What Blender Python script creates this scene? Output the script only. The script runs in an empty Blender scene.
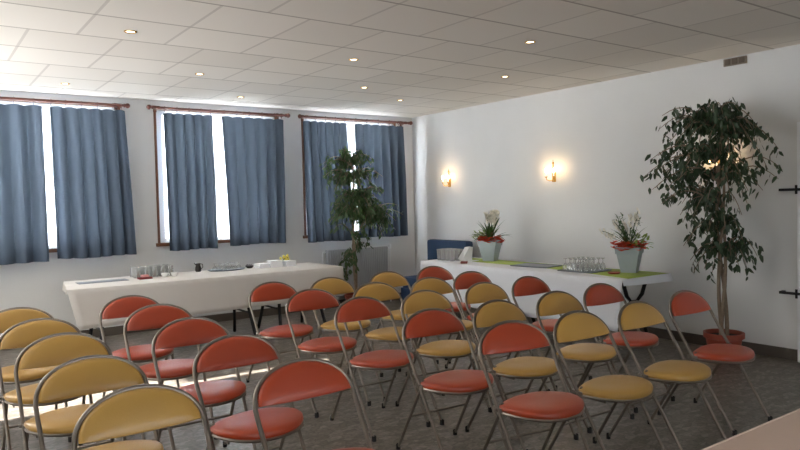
import bpy, bmesh, math, random
from mathutils import Vector, Matrix
S = bpy.context.scene
COL = S.collection
PI = math.pi
XR, YW, H = 6.374, 8.484, 2.803      # right wall, window wall, ceiling
XL, YF = -2.3, -3.2                  # left wall, wall behind the camera

# ------------------------------------------------------------ materials
def new_mat(name):
    m = bpy.data.materials.new(name); m.use_nodes = True
    nt = m.node_tree; b = nt.nodes['Principled BSDF']
    return m, nt, b
def lin(c):
    return tuple(((v/255)/12.92 if v/255 <= .04045 else ((v/255+.055)/1.055)**2.4) for v in c)
def mat(name, rgb, rough=.5, metal=0., var=.0, scale=20., bump=0., bscale=60., **kw):
    m, nt, b = new_mat(name)
    c = lin(rgb)
    b.inputs['Roughness'].default_value = rough
    b.inputs['Metallic'].default_value = metal
    for k, v in kw.items(): b.inputs[k.replace('_', ' ')].default_value = v
    tc = nt.nodes.new('ShaderNodeTexCoord')
    n = nt.nodes.new('ShaderNodeTexNoise'); n.inputs['Scale'].default_value = scale; n.inputs['Detail'].default_value = 3
    nt.links.new(tc.outputs['Object'], n.inputs['Vector'])
    mx = nt.nodes.new('ShaderNodeMix'); mx.data_type = 'RGBA'
    mx.inputs[6].default_value = (*[v*(1-var) for v in c], 1); mx.inputs[7].default_value = (*[min(1, v*(1+var)) for v in c], 1)
    nt.links.new(n.outputs['Fac'], mx.inputs[0]); nt.links.new(mx.outputs[2], b.inputs['Base Color'])
    if bump:
        n2 = nt.nodes.new('ShaderNodeTexNoise'); n2.inputs['Scale'].default_value = bscale
        nt.links.new(tc.outputs['Object'], n2.inputs['Vector'])
        bp = nt.nodes.new('ShaderNodeBump'); bp.inputs['Strength'].default_value = bump; bp.inputs['Distance'].default_value = .01
        nt.links.new(n2.outputs['Fac'], bp.inputs['Height']); nt.links.new(bp.outputs['Normal'], b.inputs['Normal'])
    return m
def emit(name, rgb, s):
    m, nt, b = new_mat(name)
    b.inputs['Base Color'].default_value = (1, 1, 1, 1)
    b.inputs['Emission Color'].default_value = (*lin(rgb), 1); b.inputs['Emission Strength'].default_value = s
    return m
def thin_glass(name, tint=(1, 1, 1), refl=.12, frost=0.):
    m = bpy.data.materials.new(name); m.use_nodes = True; nt = m.node_tree; nt.nodes.clear()
    o = nt.nodes.new('ShaderNodeOutputMaterial'); t = nt.nodes.new('ShaderNodeBsdfTransparent'); g = nt.nodes.new('ShaderNodeBsdfGlossy')
    t.inputs['Color'].default_value = (*tint, 1); g.inputs['Roughness'].default_value = .06
    lw = nt.nodes.new('ShaderNodeLayerWeight'); lw.inputs['Blend'].default_value = .35
    ma = nt.nodes.new('ShaderNodeMath'); ma.operation = 'MULTIPLY_ADD'; ma.inputs[1].default_value = .75; ma.inputs[2].default_value = refl
    mix = nt.nodes.new('ShaderNodeMixShader')
    nt.links.new(lw.outputs['Facing'], ma.inputs[0]); nt.links.new(ma.outputs[0], mix.inputs[0])
    nt.links.new(t.outputs[0], mix.inputs[1]); nt.links.new(g.outputs[0], mix.inputs[2])
    if frost:
        d = nt.nodes.new('ShaderNodeBsdfTranslucent'); m2 = nt.nodes.new('ShaderNodeMixShader'); m2.inputs[0].default_value = frost
        nt.links.new(mix.outputs[0], m2.inputs[1]); nt.links.new(d.outputs[0], m2.inputs[2]); mix = m2
    nt.links.new(mix.outputs[0], o.inputs['Surface'])
    return m
def cloth_mat(name, rgb, trans, transp=0., tr_rgb=None, weave=0):
    m = bpy.data.materials.new(name); m.use_nodes = True; nt = m.node_tree; nt.nodes.clear()
    o = nt.nodes.new('ShaderNodeOutputMaterial'); d = nt.nodes.new('ShaderNodeBsdfDiffuse'); t = nt.nodes.new('ShaderNodeBsdfTranslucent')
    tc = nt.nodes.new('ShaderNodeTexCoord'); n = nt.nodes.new('ShaderNodeTexNoise'); n.inputs['Scale'].default_value = 9
    nt.links.new(tc.outputs['Object'], n.inputs['Vector'])
    mx = nt.nodes.new('ShaderNodeMix'); mx.data_type = 'RGBA'; c = lin(rgb)
    mx.inputs[6].default_value = (*[v*.93 for v in c], 1); mx.inputs[7].default_value = (*[min(1, v*1.07) for v in c], 1)
    nt.links.new(n.outputs['Fac'], mx.inputs[0]); nt.links.new(mx.outputs[2], d.inputs['Color'])
    t.inputs['Color'].default_value = (*lin(tr_rgb or rgb), 1)
    mix = nt.nodes.new('ShaderNodeMixShader'); mix.inputs[0].default_value = trans
    nt.links.new(d.outputs[0], mix.inputs[1]); nt.links.new(t.outputs[0], mix.inputs[2])
    out = mix
    if transp:
        tp = nt.nodes.new('ShaderNodeBsdfTransparent'); m2 = nt.nodes.new('ShaderNodeMixShader'); m2.inputs[0].default_value = transp
        nt.links.new(mix.outputs[0], m2.inputs[1]); nt.links.new(tp.outputs[0], m2.inputs[2]); out = m2
    nt.links.new(out.outputs[0], o.inputs['Surface'])
    return m

def wall_mat():
    m, nt, b = new_mat('painted_plaster')
    b.inputs['Roughness'].default_value = .75
    g = nt.nodes.new('ShaderNodeNewGeometry')
    n = nt.nodes.new('ShaderNodeTexNoise'); n.inputs['Scale'].default_value = 1.3; n.inputs['Detail'].default_value = 4
    nt.links.new(g.outputs['Position'], n.inputs['Vector'])
    mx = nt.nodes.new('ShaderNodeMix'); mx.data_type = 'RGBA'
    mx.inputs[6].default_value = (.66, .665, .66, 1); mx.inputs[7].default_value = (.78, .785, .78, 1)
    nt.links.new(n.outputs['Fac'], mx.inputs[0]); nt.links.new(mx.outputs[2], b.inputs['Base Color'])
    n2 = nt.nodes.new('ShaderNodeTexNoise'); n2.inputs['Scale'].default_value = 40
    nt.links.new(g.outputs['Position'], n2.inputs['Vector'])
    bp = nt.nodes.new('ShaderNodeBump'); bp.inputs['Strength'].default_value = .25; bp.inputs['Distance'].default_value = .004
    nt.links.new(n2.outputs['Fac'], bp.inputs['Height']); nt.links.new(bp.outputs['Normal'], b.inputs['Normal'])
    return m

def floor_mat():
    m, nt, b = new_mat('mosaic_stone_floor')
    g = nt.nodes.new('ShaderNodeNewGeometry')
    mp = nt.nodes.new('ShaderNodeMapping'); mp.inputs['Rotation'].default_value = (0, 0, .7); mp.inputs['Scale'].default_value = (1, 2.0, 1)
    nt.links.new(g.outputs['Position'], mp.inputs['Vector'])
    v = nt.nodes.new('ShaderNodeTexVoronoi'); v.inputs['Scale'].default_value = 13; v.inputs['Randomness'].default_value = .9
    nt.links.new(mp.outputs[0], v.inputs['Vector'])
    e = nt.nodes.new('ShaderNodeTexVoronoi'); e.feature = 'DISTANCE_TO_EDGE'; e.inputs['Scale'].default_value = 13; e.inputs['Randomness'].default_value = .9
    nt.links.new(mp.outputs[0], e.inputs['Vector'])
    sep = nt.nodes.new('ShaderNodeSeparateColor'); nt.links.new(v.outputs['Color'], sep.inputs[0])
    cr = nt.nodes.new('ShaderNodeValToRGB')
    cr.color_ramp.elements[0].color = (.105, .09, .074, 1); cr.color_ramp.elements[1].color = (.215, .192, .166, 1)
    el = cr.color_ramp.elements.new(.5); el.color = (.15, .131, .112, 1)
    nt.links.new(sep.outputs[0], cr.inputs[0])
    n = nt.nodes.new('ShaderNodeTexNoise'); n.inputs['Scale'].default_value = 38; n.inputs['Detail'].default_value = 6
    nt.links.new(g.outputs['Position'], n.inputs['Vector'])
    m1 = nt.nodes.new('ShaderNodeMix'); m1.data_type = 'RGBA'; m1.blend_type = 'OVERLAY'; m1.inputs[0].default_value = .9
    nt.links.new(cr.outputs[0], m1.inputs[6]); nt.links.new(n.outputs['Fac'], m1.inputs[7])
    mr = nt.nodes.new('ShaderNodeMapRange'); mr.inputs[1].default_value = .0; mr.inputs[2].default_value = .05; mr.inputs[3].default_value = .55; mr.inputs[4].default_value = 1
    nt.links.new(e.outputs['Distance'], mr.inputs[0])
    m2 = nt.nodes.new('ShaderNodeMix'); m2.data_type = 'RGBA'; m2.blend_type = 'MULTIPLY'; m2.inputs[0].default_value = 1
    nt.links.new(m1.outputs[2], m2.inputs[6]); nt.links.new(mr.outputs[0], m2.inputs[7])
    nt.links.new(m2.outputs[2], b.inputs['Base Color'])
    b.inputs['Roughness'].default_value = .36
    bp = nt.nodes.new('ShaderNodeBump'); bp.inputs['Strength'].default_value = .3; bp.inputs['Distance'].default_value = .003
    nt.links.new(n.outputs['Fac'], bp.inputs['Height']); nt.links.new(bp.outputs['Normal'], b.inputs['Normal'])
    return m

def ceiling_mat():
    m, nt, b = new_mat('ceiling_tiles'); N = nt.nodes.new; L = nt.links.new
    b.inputs['Roughness'].default_value = .8
    g = N('ShaderNodeNewGeometry'); s = N('ShaderNodeSeparateXYZ'); L(g.outputs['Position'], s.inputs[0])
    def math_(op, a, bb=None, c=None):
        n = N('ShaderNodeMath'); n.operation = op
        for i, x in enumerate((a, bb, c)):
            if x is None: continue
            if isinstance(x, (int, float)): n.inputs[i].default_value = x
            else: L(x, n.inputs[i])
        return n.outputs[0]
    P = .629
    yy = math_('MULTIPLY_ADD', s.outputs[1], 1/P, -3.02/P + 20)
    fy = math_('FRACT', yy); fy = math_('ABSOLUTE', math_('SUBTRACT', fy, .5))         # .5 at seams
    row = math_('FLOOR', yy)
    pr = math_('FLOOR', math_('MULTIPLY', row, .5))
    off = math_('MULTIPLY', math_('MODULO', pr, 2), .5)
    PX = .642
    xx = math_('ADD', math_('MULTIPLY_ADD', s.outputs[0], 1/PX, -1.05/PX + 20 + .5), off)
    fx = math_('ABSOLUTE', math_('SUBTRACT', math_('FRACT', xx), .5))
    ly = math_('GREATER_THAN', fy, .5 - .016); lx = math_('GREATER_THAN', fx, .5 - .017)
    wn = N('ShaderNodeTexWhiteNoise'); wn.noise_dimensions = '2D'
    cb = N('ShaderNodeCombineXYZ'); L(math_('FLOOR', xx), cb.inputs[0]); L(row, cb.inputs[1]); L(cb.outputs[0], wn.inputs['Vector'])
    mx = N('ShaderNodeMix'); mx.data_type = 'RGBA'
    mx.inputs[6].default_value = (.74, .70, .64, 1); mx.inputs[7].default_value = (.80, .76, .70, 1); L(wn.outputs['Value'], mx.inputs[0])
    m2 = N('ShaderNodeMix'); m2.data_type = 'RGBA'; L(math_('MULTIPLY', lx, .6), m2.inputs[0]); L(mx.outputs[2], m2.inputs[6]); m2.inputs[7].default_value = (.50, .46, .42, 1)
    m3 = N('ShaderNodeMix'); m3.data_type = 'RGBA'; L(math_('MULTIPLY', ly, .85), m3.inputs[0]); L(m2.outputs[2], m3.inputs[6]); m3.inputs[7].default_value = (.36, .32, .28, 1)
    L(m3.outputs[2], b.inputs['Base Color'])
    n = N('ShaderNodeTexNoise'); n.inputs['Scale'].default_value = 90; L(g.outputs['Position'], n.inputs['Vector'])
    bp = N('ShaderNodeBump'); bp.inputs['Strength'].default_value = .2; bp.inputs['Distance'].default_value = .003
    L(n.outputs['Fac'], bp.inputs['Height']); L(bp.outputs['Normal'], b.inputs['Normal'])
    return m

M = dict(
    wall=wall_mat(), floor=floor_mat(), ceiling=ceiling_mat(),
    base=mat('skirting_stone', (88, 80, 72), .6, var=.12, scale=30),
    wood=mat('stained_wood', (112, 72, 46), .45, var=.25, scale=14),
    rod=mat('rod_wood', (92, 48, 38), .4, var=.2, scale=14),
    whitepaint=mat('white_paint', (232, 234, 236), .4, var=.03),
    glass=thin_glass('window_glass', refl=.04),
    tumbler=thin_glass('tumbler_glass', (.97, .985, .98), refl=.16, frost=.16),
    curtain=cloth_mat('curtain_cloth', (80, 91, 105), .08, tr_rgb=(86, 96, 106)),
    sheer=cloth_mat('sheer_net', (240, 243, 246), .6, transp=.2),
    chrome=mat('satin_steel', (140, 132, 124), .32, 1., var=.08),
    dark=mat('black_metal', (26, 26, 28), .45, .3),
    rubber=mat('black_rubber', (22, 21, 21), .7),
    red=mat('red_vinyl', (172, 62, 27), .33, Specular_IOR_Level=.8, var=.06, scale=8, bump=.12, bscale=260),
    yellow=mat('yellow_vinyl', (190, 148, 70), .33, Specular_IOR_Level=.8, var=.05, scale=8, bump=.12, bscale=260),
    cloth=mat('white_paper_cloth', (213, 209, 205), .8, var=.02, scale=6),
    cloth2=mat('white_cloth', (226, 229, 235), .8, var=.02, scale=6),
    green=mat('lime_runner', (158, 178, 92), .8, var=.06),
    slate=mat('grey_placemat', (118, 126, 136), .5, var=.06),
    terracotta=mat('terracotta_pot', (140, 62, 44), .55, var=.1),
    soil=mat('potting_soil', (50, 38, 30), .95, var=.3, scale=80),
    bark=mat('ficus_bark', (128, 112, 94), .8, var=.3, scale=40),
    leaf=mat('ficus_leaf', (46, 66, 40), .45, var=.35, scale=6),
    leaf2=mat('ficus_leaf_light', (58, 84, 42), .45, var=.55, scale=7),
    orchidleaf=mat('strap_leaf', (60, 92, 44), .45, var=.3, scale=12),
    limeleaf=mat('lime_leaf', (124, 146, 62), .5, var=.3, scale=12),
    petal=mat('white_petal', (236, 232, 220), .6, var=.05),
    redpetal=mat('red_petal', (222, 72, 34), .6, var=.25, scale=30),
    zinc=mat('zinc_planter', (158, 170, 174), .5, .1, var=.08, scale=10),
    radiator=mat('radiator_enamel', (160, 164, 168), .4, var=.03),
    brass=mat('brass', (190, 148, 78), .3, 1., var=.05),
    bulb=emit('warm_bulb', (255, 214, 150), 22), spot=emit('spot_bulb', (255, 232, 192), 7),
    blue=mat('blue_upholstery', (30, 56, 88), .75, var=.12, scale=30),
    maroon=mat('maroon_card', (110, 28, 28), .6, var=.1),
    rust=mat('rust_ceramic', (150, 62, 38), .5, var=.1),
    porcelain=mat('white_porcelain', (242, 242, 240), .25, var=.01),
    plastic=mat('clear_plastic', (238, 240, 242), .3, var=.01),
    towel=mat('white_towel', (244, 246, 250), .9, var=.03, bump=.4, bscale=150),
    yel=mat('yellow_petal', (232, 216, 96), .6, var=.1),
    steel=mat('dark_steel', (70, 68, 66), .3, 1.),
    laminate=mat('pale_laminate', (214, 188, 172), .45, var=.05, scale=5),
    edge=mat('laminate_edge', (222, 202, 186), .4),
    grille=mat('taupe_plastic', (130, 118, 104), .6),
)

# ------------------------------------------------------------ mesh helpers
def bm_new(): return bmesh.new()
def box(bm, x0, x1, y0, y1, z0, z1, bev=0.):
    r = bmesh.ops.create_cube(bm, size=1)
    for v in r['verts']:
        v.co = Vector(((x0+x1)/2 + v.co.x*(x1-x0), (y0+y1)/2 + v.co.y*(y1-y0), (z0+z1)/2 + v.co.z*(z1-z0)))
    if bev:
        es = set(e for v in r['verts'] for e in v.link_edges)
        bmesh.ops.bevel(bm, geom=list(es), offset=bev, segments=2, affect='EDGES', profile=.6)
    return bm
def tube(bm, pts, r, n=8, closed=False, cap=True):
    pts = [Vector(p) for p in pts]; rings = []
    rr = r if isinstance(r, (list, tuple)) else [r]*len(pts)
    N = len(pts); up = None
    for i, p in enumerate(pts):
        a = pts[(i-1) % N] if (closed or i > 0) else p; b = pts[(i+1) % N] if (closed or i < N-1) else p
        t = (b-a).normalized()
        if up is None: up = t.orthogonal().normalized()
        up = (up - t*up.dot(t)).normalized(); s = t.cross(up)
        rings.append([bm.verts.new(p + (up*math.cos(2*PI*k/n) + s*math.sin(2*PI*k/n))*rr[i]) for k in range(n)])
    for i in range(N if closed else N-1):
        A, B = rings[i], rings[(i+1) % N]
        for k in range(n): bm.faces.new((A[k], A[(k+1) % n], B[(k+1) % n], B[k]))
    if cap and not closed:
        bm.faces.new(rings[0][::-1]); bm.faces.new(rings[-1])
    return bm
def lathe(bm, prof, c=(0, 0, 0), n=20, axis=None):
    """prof: list of (r, z)"""
    rings = []
    for r, z in prof:
        rings.append([bm.verts.new(Vector(c) + Vector((max(r, 1e-4)*math.cos(2*PI*k/n), max(r, 1e-4)*math.sin(2*PI*k/n), z))) for k in range(n)])
    for A, B in zip(rings, rings[1:]):
        for k in range(n): bm.faces.new((A[k], A[(k+1) % n], B[(k+1) % n], B[k]))
    return bm
def mesh(bm, m, name, smooth=True):
    bmesh.ops.recalc_face_normals(bm, faces=bm.faces[:])
    me = bpy.data.meshes.new(name); bm.to_mesh(me); bm.free()
    for mm in (m if isinstance(m, (list, tuple)) else [m]): me.materials.append(mm)
    if smooth:
        for p in me.polygons: p.use_smooth = True
        try: me.set_sharp_from_angle(angle=math.radians(38))
        except Exception: pass
    return me
def obj(name, bm, m, parent=None, smooth=True, **props):
    o = bpy.data.objects.new(name, mesh(bm, m, name, smooth)); COL.objects.link(o)
    if parent: o.parent = parent
    for k, v in props.items(): o[k] = v
    return o
def tag(o, label, cat, group=None):
    o['label'] = label; o['category'] = cat
    if group: o['group'] = group
    return o
def thing(name, label, cat, loc=(0, 0, 0), rz=0., group=None):
    o = bpy.data.objects.new(name, None); COL.objects.link(o); o.empty_display_size = .1
    o.location = loc; o.rotation_euler = (0, 0, rz)
    return tag(o, label, cat, group)
def struct(name, bm, m, parent=None, smooth=False):
    o = obj(name, bm, m, parent, smooth)
    if not parent: o['kind'] = 'structure'
    return o
def dup(root, loc=None, rz=None, label=None, group=None):
    r = root.copy(); COL.objects.link(r)
    if loc is not None: r.location = loc
    if rz is not None: r.rotation_euler = (0, 0, rz)
    if label: r['label'] = label
    if group: r['group'] = group
    for ch in list(root.children):
        c = ch.copy(); COL.objects.link(c); c.parent = r
        for g in ch.children:
            d = g.copy(); COL.objects.link(d); d.parent = c
    return r

# ------------------------------------------------------------ room shell
T = .25
wins = [(.55, 2.02), (2.46, 4.04), (4.47, 6.02)]     # window openings on the curtain wall
ZS, ZT = 1.06, 2.69
struct('floor', box(bm_new(), XL-T, XR+T, YF-T, YW+T, -.12, 0), M['floor'])
struct('ceiling', box(bm_new(), XL-T, XR+T, YF-T, YW+T, H, H+.12), M['ceiling'])
def holed_wall(name, axis, c0, c1, a0, a1, holes):
    """axis 'y': wall plane constant in y between c0..c1, runs a0..a1 in x; holes (a0,a1,z0,z1) sorted"""
    bm = bm_new(); cur = a0
    def bx_(p, q, z0, z1):
        if q-p < 1e-4 or z1-z0 < 1e-4: return
        if axis == 'y': box(bm, p, q, c0, c1, z0, z1)
        else: box(bm, c0, c1, p, q, z0, z1)
    for (p, q, z0, z1) in holes:
        bx_(cur, p, 0, H); bx_(p, q, 0, z0); bx_(p, q, z1, H); cur = q
    bx_(cur, a1, 0, H)
    return struct(name, bm, M['wall'])
holed_wall('wall_back', 'y', YW, YW+T, XL-T, XR+T, [(a, b, ZS, ZT) for a, b in wins])
holed_wall('wall_right', 'x', XR, XR+T, YF-T, YW, [])
LW = [(-2.4, -.6, .95, 2.45), (.2, 2.4, .95, 2.45), (3.0, 5.1, .95, 2.45), (5.58, 5.66, .02, 1.78), (5.66, 5.74, .02, 2.32), (5.74, 6.06, .02, 1.78), (6.8, 8.2, .95, 2.45)]  # openings added out of view; the floor-level slits shape the sun streak
BL = [LW[1], LW[2], LW[6]]
holed_wall('wall_left', 'x', XL-T, XL, YF-T, YW, LW)
FW = [(-1.6, .4, .95, 2.4), (1.4, 3.4, .95, 2.4)]
holed_wall('wall_front', 'y', YF-T, YF, XL, XR, FW)
# skirting
struct('baseboard_back', box(bm_new(), XL, XR, YW-.015, YW, 0, .1), M['base'])
struct('baseboard_right', box(bm_new(), XR-.015, XR, 2.82, YW-.015, 0, .1), M['base'])
# curtain wall windows: wooden trim, white casements, glass
for i, (a, b) in enumerate(wins):
    bm = bm_new(); t = .026
    box(bm, a-t, a, YW-.02, YW+.03, ZS-t, ZT+t); box(bm, b, b+t, YW-.02, YW+.03, ZS-t, ZT+t)
    box(bm, a, b, YW-.02, YW+.03, ZT, ZT+t)
    w = struct('window_%d' % (i+1), bm, M['wood'])
    struct('window_sill', box(bm_new(), a-.05, b+.05, YW-.05, YW+.05, ZS-.04, ZS), M['wood'], w)
    mid = (a+b)/2
    for p, q, fl, fr_ in ((a, mid, .09, .028), (mid, b, .028, .09)):
        bm = bm_new(); f = .055
        y0, y1 = YW+.06, YW+.11
        box(bm, p, p+fl, y0, y1, ZS, ZT); box(bm, q-fr_, q, y0, y1, ZS, ZT)
        box(bm, p+fl, q-fr_, y0, y1, ZS, ZS+f); box(bm, p+fl, q-fr_, y0, y1, ZT-f, ZT)
        cs = struct('casement_frame', bm, M['whitepaint'], w)
        struct('glass_pane', box(bm_new(), p+fl, q-fr_, YW+.08, YW+.088, ZS+f, ZT-f), M['glass'], cs)
    bm = bm_new()
    box(bm, mid-.012, mid+.012, YW+.03, YW+.06, ZS+.6, ZS+.75, .004)
    struct('window_handle', bm, M['whitepaint'], w)
# made-up left wall and rear wall windows, added out of view to light the hall
k = 4
for (p, q, z0, z1) in LW:
    bm = bm_new(); f = .05 if q-p > .5 else .0; x0, x1 = XL-.12, XL-.06
    box(bm, x0, x1, p, p+f, z0, z1); box(bm, x0, x1, q-f, q, z0, z1); box(bm, x0, x1, p+f, q-f, z0, z0+f); box(bm, x0, x1, p+f, q-f, z1-f, z1)
    w = struct('window_%d' % k, bm, M['whitepaint']); k += 1
    struct('glass_pane', box(bm_new(), XL-.095, XL-.087, p+f, q-f, z0+f, z1-f), M['glass'], w)
    if z0 > .5: struct('sun_block_panel', box(bm_new(), XL-.04, XL-.03, p, q, z0, z1), M['cloth'], w)  # unseen opaque sheet added to keep the sun out of the opening
for (p, q, z0, z1) in FW:
    bm = bm_new(); f = .05; y0, y1 = YF-.12, YF-.06
    box(bm, p, p+f, y0, y1, z0, z1); box(bm, q-f, q, y0, y1, z0, z1); box(bm, p+f, q-f, y0, y1, z0, z0+f); box(bm, p+f, q-f, y0, y1, z1-f, z1)
    w = struct('window_%d' % k, bm, M['whitepaint']); k += 1
    struct('glass_pane', box(bm_new(), p+f, q-f, YF-.095, YF-.087, z0+f, z1-f), M['glass'], w)
# door at the right edge of the photo
bm = bm_new()
box(bm, XR-.06, XR, 2.66, 2.80, 0, 2.12, .006); box(bm, XR-.06, XR, 1.68, 1.82, 0, 2.12, .006); box(bm, XR-.06, XR, 1.82, 2.66, 2.0, 2.12, .006)
d = struct('door_1', bm, M['whitepaint'])
struct('door_leaf', box(bm_new(), XR-.035, XR, 1.82, 2.66, .01, 2.0), M['whitepaint'], d)
for z in (.61, 1.53):
    bm = bm_new(); box(bm, XR-.075, XR-.062, 2.52, 2.95, z-.012, z+.012, .004)
    tube(bm, [(XR-.075, 2.80, z-.04), (XR-.075, 2.80, z+.04)], .011, 8)
    box(bm, XR-.063, XR, 2.925, 2.95, z-.012, z+.012)
    struct('strap_hinge', bm, M['dark'], d)

# ------------------------------------------------------------ curtains
def rod(x0, x1, label, rings):
    t = thing('curtain_rod', label, 'curtain rod', ((x0+x1)/2, YW-.13, 2.70), group='wooden curtain rods above the windows')
    hw = (x1-x0)/2
    obj('pole', tube(bm_new(), [(-hw, 0, 0), (hw, 0, 0)], .016, 12), M['rod'], t)
    for s in (-1, 1):
        bm = bm_new(); bmesh.ops.create_uvsphere(bm, u_segments=14, v_segments=8, radius=.03, matrix=Matrix.Translation((s*(hw+.012), 0, 0)))
        tube(bm, [(s*(hw-.03), 0, 0), (s*(hw-.015), 0, 0)], .023, 12)
        obj('finial', bm, M['rod'], t)
        bm = bm_new(); xb = s*(hw-.09)
        box(bm, xb-.01, xb+.01, .0, .13, -.012, .012, .003); box(bm, xb-.02, xb+.02, .118, .13, -.04, .04, .003); tube(bm, [(xb-.02, 0, 0), (xb+.02, 0, 0)], .021, 12)
        obj('bracket', bm, M['rod'], t)
    for x in rings:
        bm = bm_new(); tube(bm, [(x-(x0+x1)/2, .024*math.cos(a), .024*math.sin(a)-.006) for a in [2*PI*i/14 for i in range(14)]], .005, 5, closed=True)
        tube(bm, [(x-(x0+x1)/2, 0, -.03), (x-(x0+x1)/2, .0, -.052)], .003, 5)
        obj('curtain_ring', bm, M['rod'], t)
def curtain(xt0, xt1, xb0, xb1, zt, zb, folds, seed, label, Y=YW-.13, m='curtain', amp=.052, name='curtain', cat='curtain', group='blue curtains at the windows', hem=.0):
    rnd = random.Random(seed); nu, nv = folds*12, 24
    ph = [rnd.uniform(-.5, .5) for _ in range(folds+2)]; am = [rnd.uniform(.55, 1.25) for _ in range(folds+2)]
    bm = bm_new(); g = []
    for j in range(nv+1):
        v = j/nv; row = []
        for i in range(nu+1):
            u = i/nu; f = u*folds; k = int(min(f, folds-1e-6)); w = f-k
            A = am[k]*(1-w)+am[k+1]*w; P = ph[k]*(1-w)+ph[k+1]*w
            xx = (xt0+(xt1-xt0)*u)*(1-v) + (xb0+(xb1-xb0)*u)*v
            grow = .35+.65*min(1, v*2.2)
            y = Y + amp*A*grow*math.sin(2*PI*f+P) + .007*math.sin(2*PI*f*1.7+seed+v*1.3)*grow
            xx += .014*math.cos(2*PI*f+P)*grow*(1 if 0 < i < nu else 0)
            z = zt + (zb-zt)*v
            if j == 0: z += .012*abs(math.sin(PI*f)) - .012
            if j == nv: z += .006*math.sin(u*7+seed) + hem*(u-.5)
            row.append(bm.verts.new((xx, y, z)))
        g.append(row)
    for j in range(nv):
        for i in range(nu): bm.faces.new((g[j][i], g[j][i+1], g[j+1][i+1], g[j+1][i]))
    o = obj(name, bm, M[m])
    return tag(o, label, cat, group)
rod(-.35, 2.09, 'dark wooden curtain rod above the leftmost window', [-.1, .12, .33, .55, .73, .93, 1.12, 1.29, 1.44, 1.60, 1.77, 1.94, 2.03])
rod(2.36, 4.17, 'dark wooden curtain rod above the middle window', [2.53, 2.68, 2.83, 2.98, 3.1, 3.28, 3.45, 3.62, 3.8, 3.98, 4.08])
rod(4.37, 6.24, 'dark wooden curtain rod above the window by the corner', [4.45, 4.6, 4.76, 4.92, 5.07, 5.26, 5.45, 5.65, 5.85, 6.02, 6.1])
ZC = 2.646
curtain(-.25, 1.20, -.25, 1.21, ZC, .925, 8, 1, 'blue-grey curtain at the far left edge of the photo')
curtain(1.28, 2.07, 1.30, 2.14, ZC, .945, 6, 2, 'blue-grey curtain on the right half of the leftmost window')
curtain(2.51, 3.12, 2.53, 3.13, ZC, .965, 5, 3, 'narrow blue-grey curtain on the left half of the middle window')
curtain(3.24, 4.11, 3.30, 4.09, ZC, .985, 6, 4, 'wide blue-grey curtain on the right half of the middle window')
curtain(4.40, 5.10, 4.44, 5.15, ZC, .965, 6, 5, 'blue-grey curtain behind the ficus, left half of the corner window')
curtain(5.23, 6.11, 5.28, 6.14, ZC, .985, 6, 6, 'blue-grey curtain nearest the corner of the room')
for i, (a, b) in enumerate(wins):
    curtain(a+.10, b-.10, a+.10, b-.10, ZT-.01, ZS+.01, 9, 20+i, ['white net curtain in the leftmost window behind the blue ones', 'white net curtain in the middle window behind the blue ones', 'white net curtain in the window behind the tall ficus'][i], Y=YW+.03, m='sheer', amp=.008, name='net_curtain', group='white net curtains')

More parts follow.
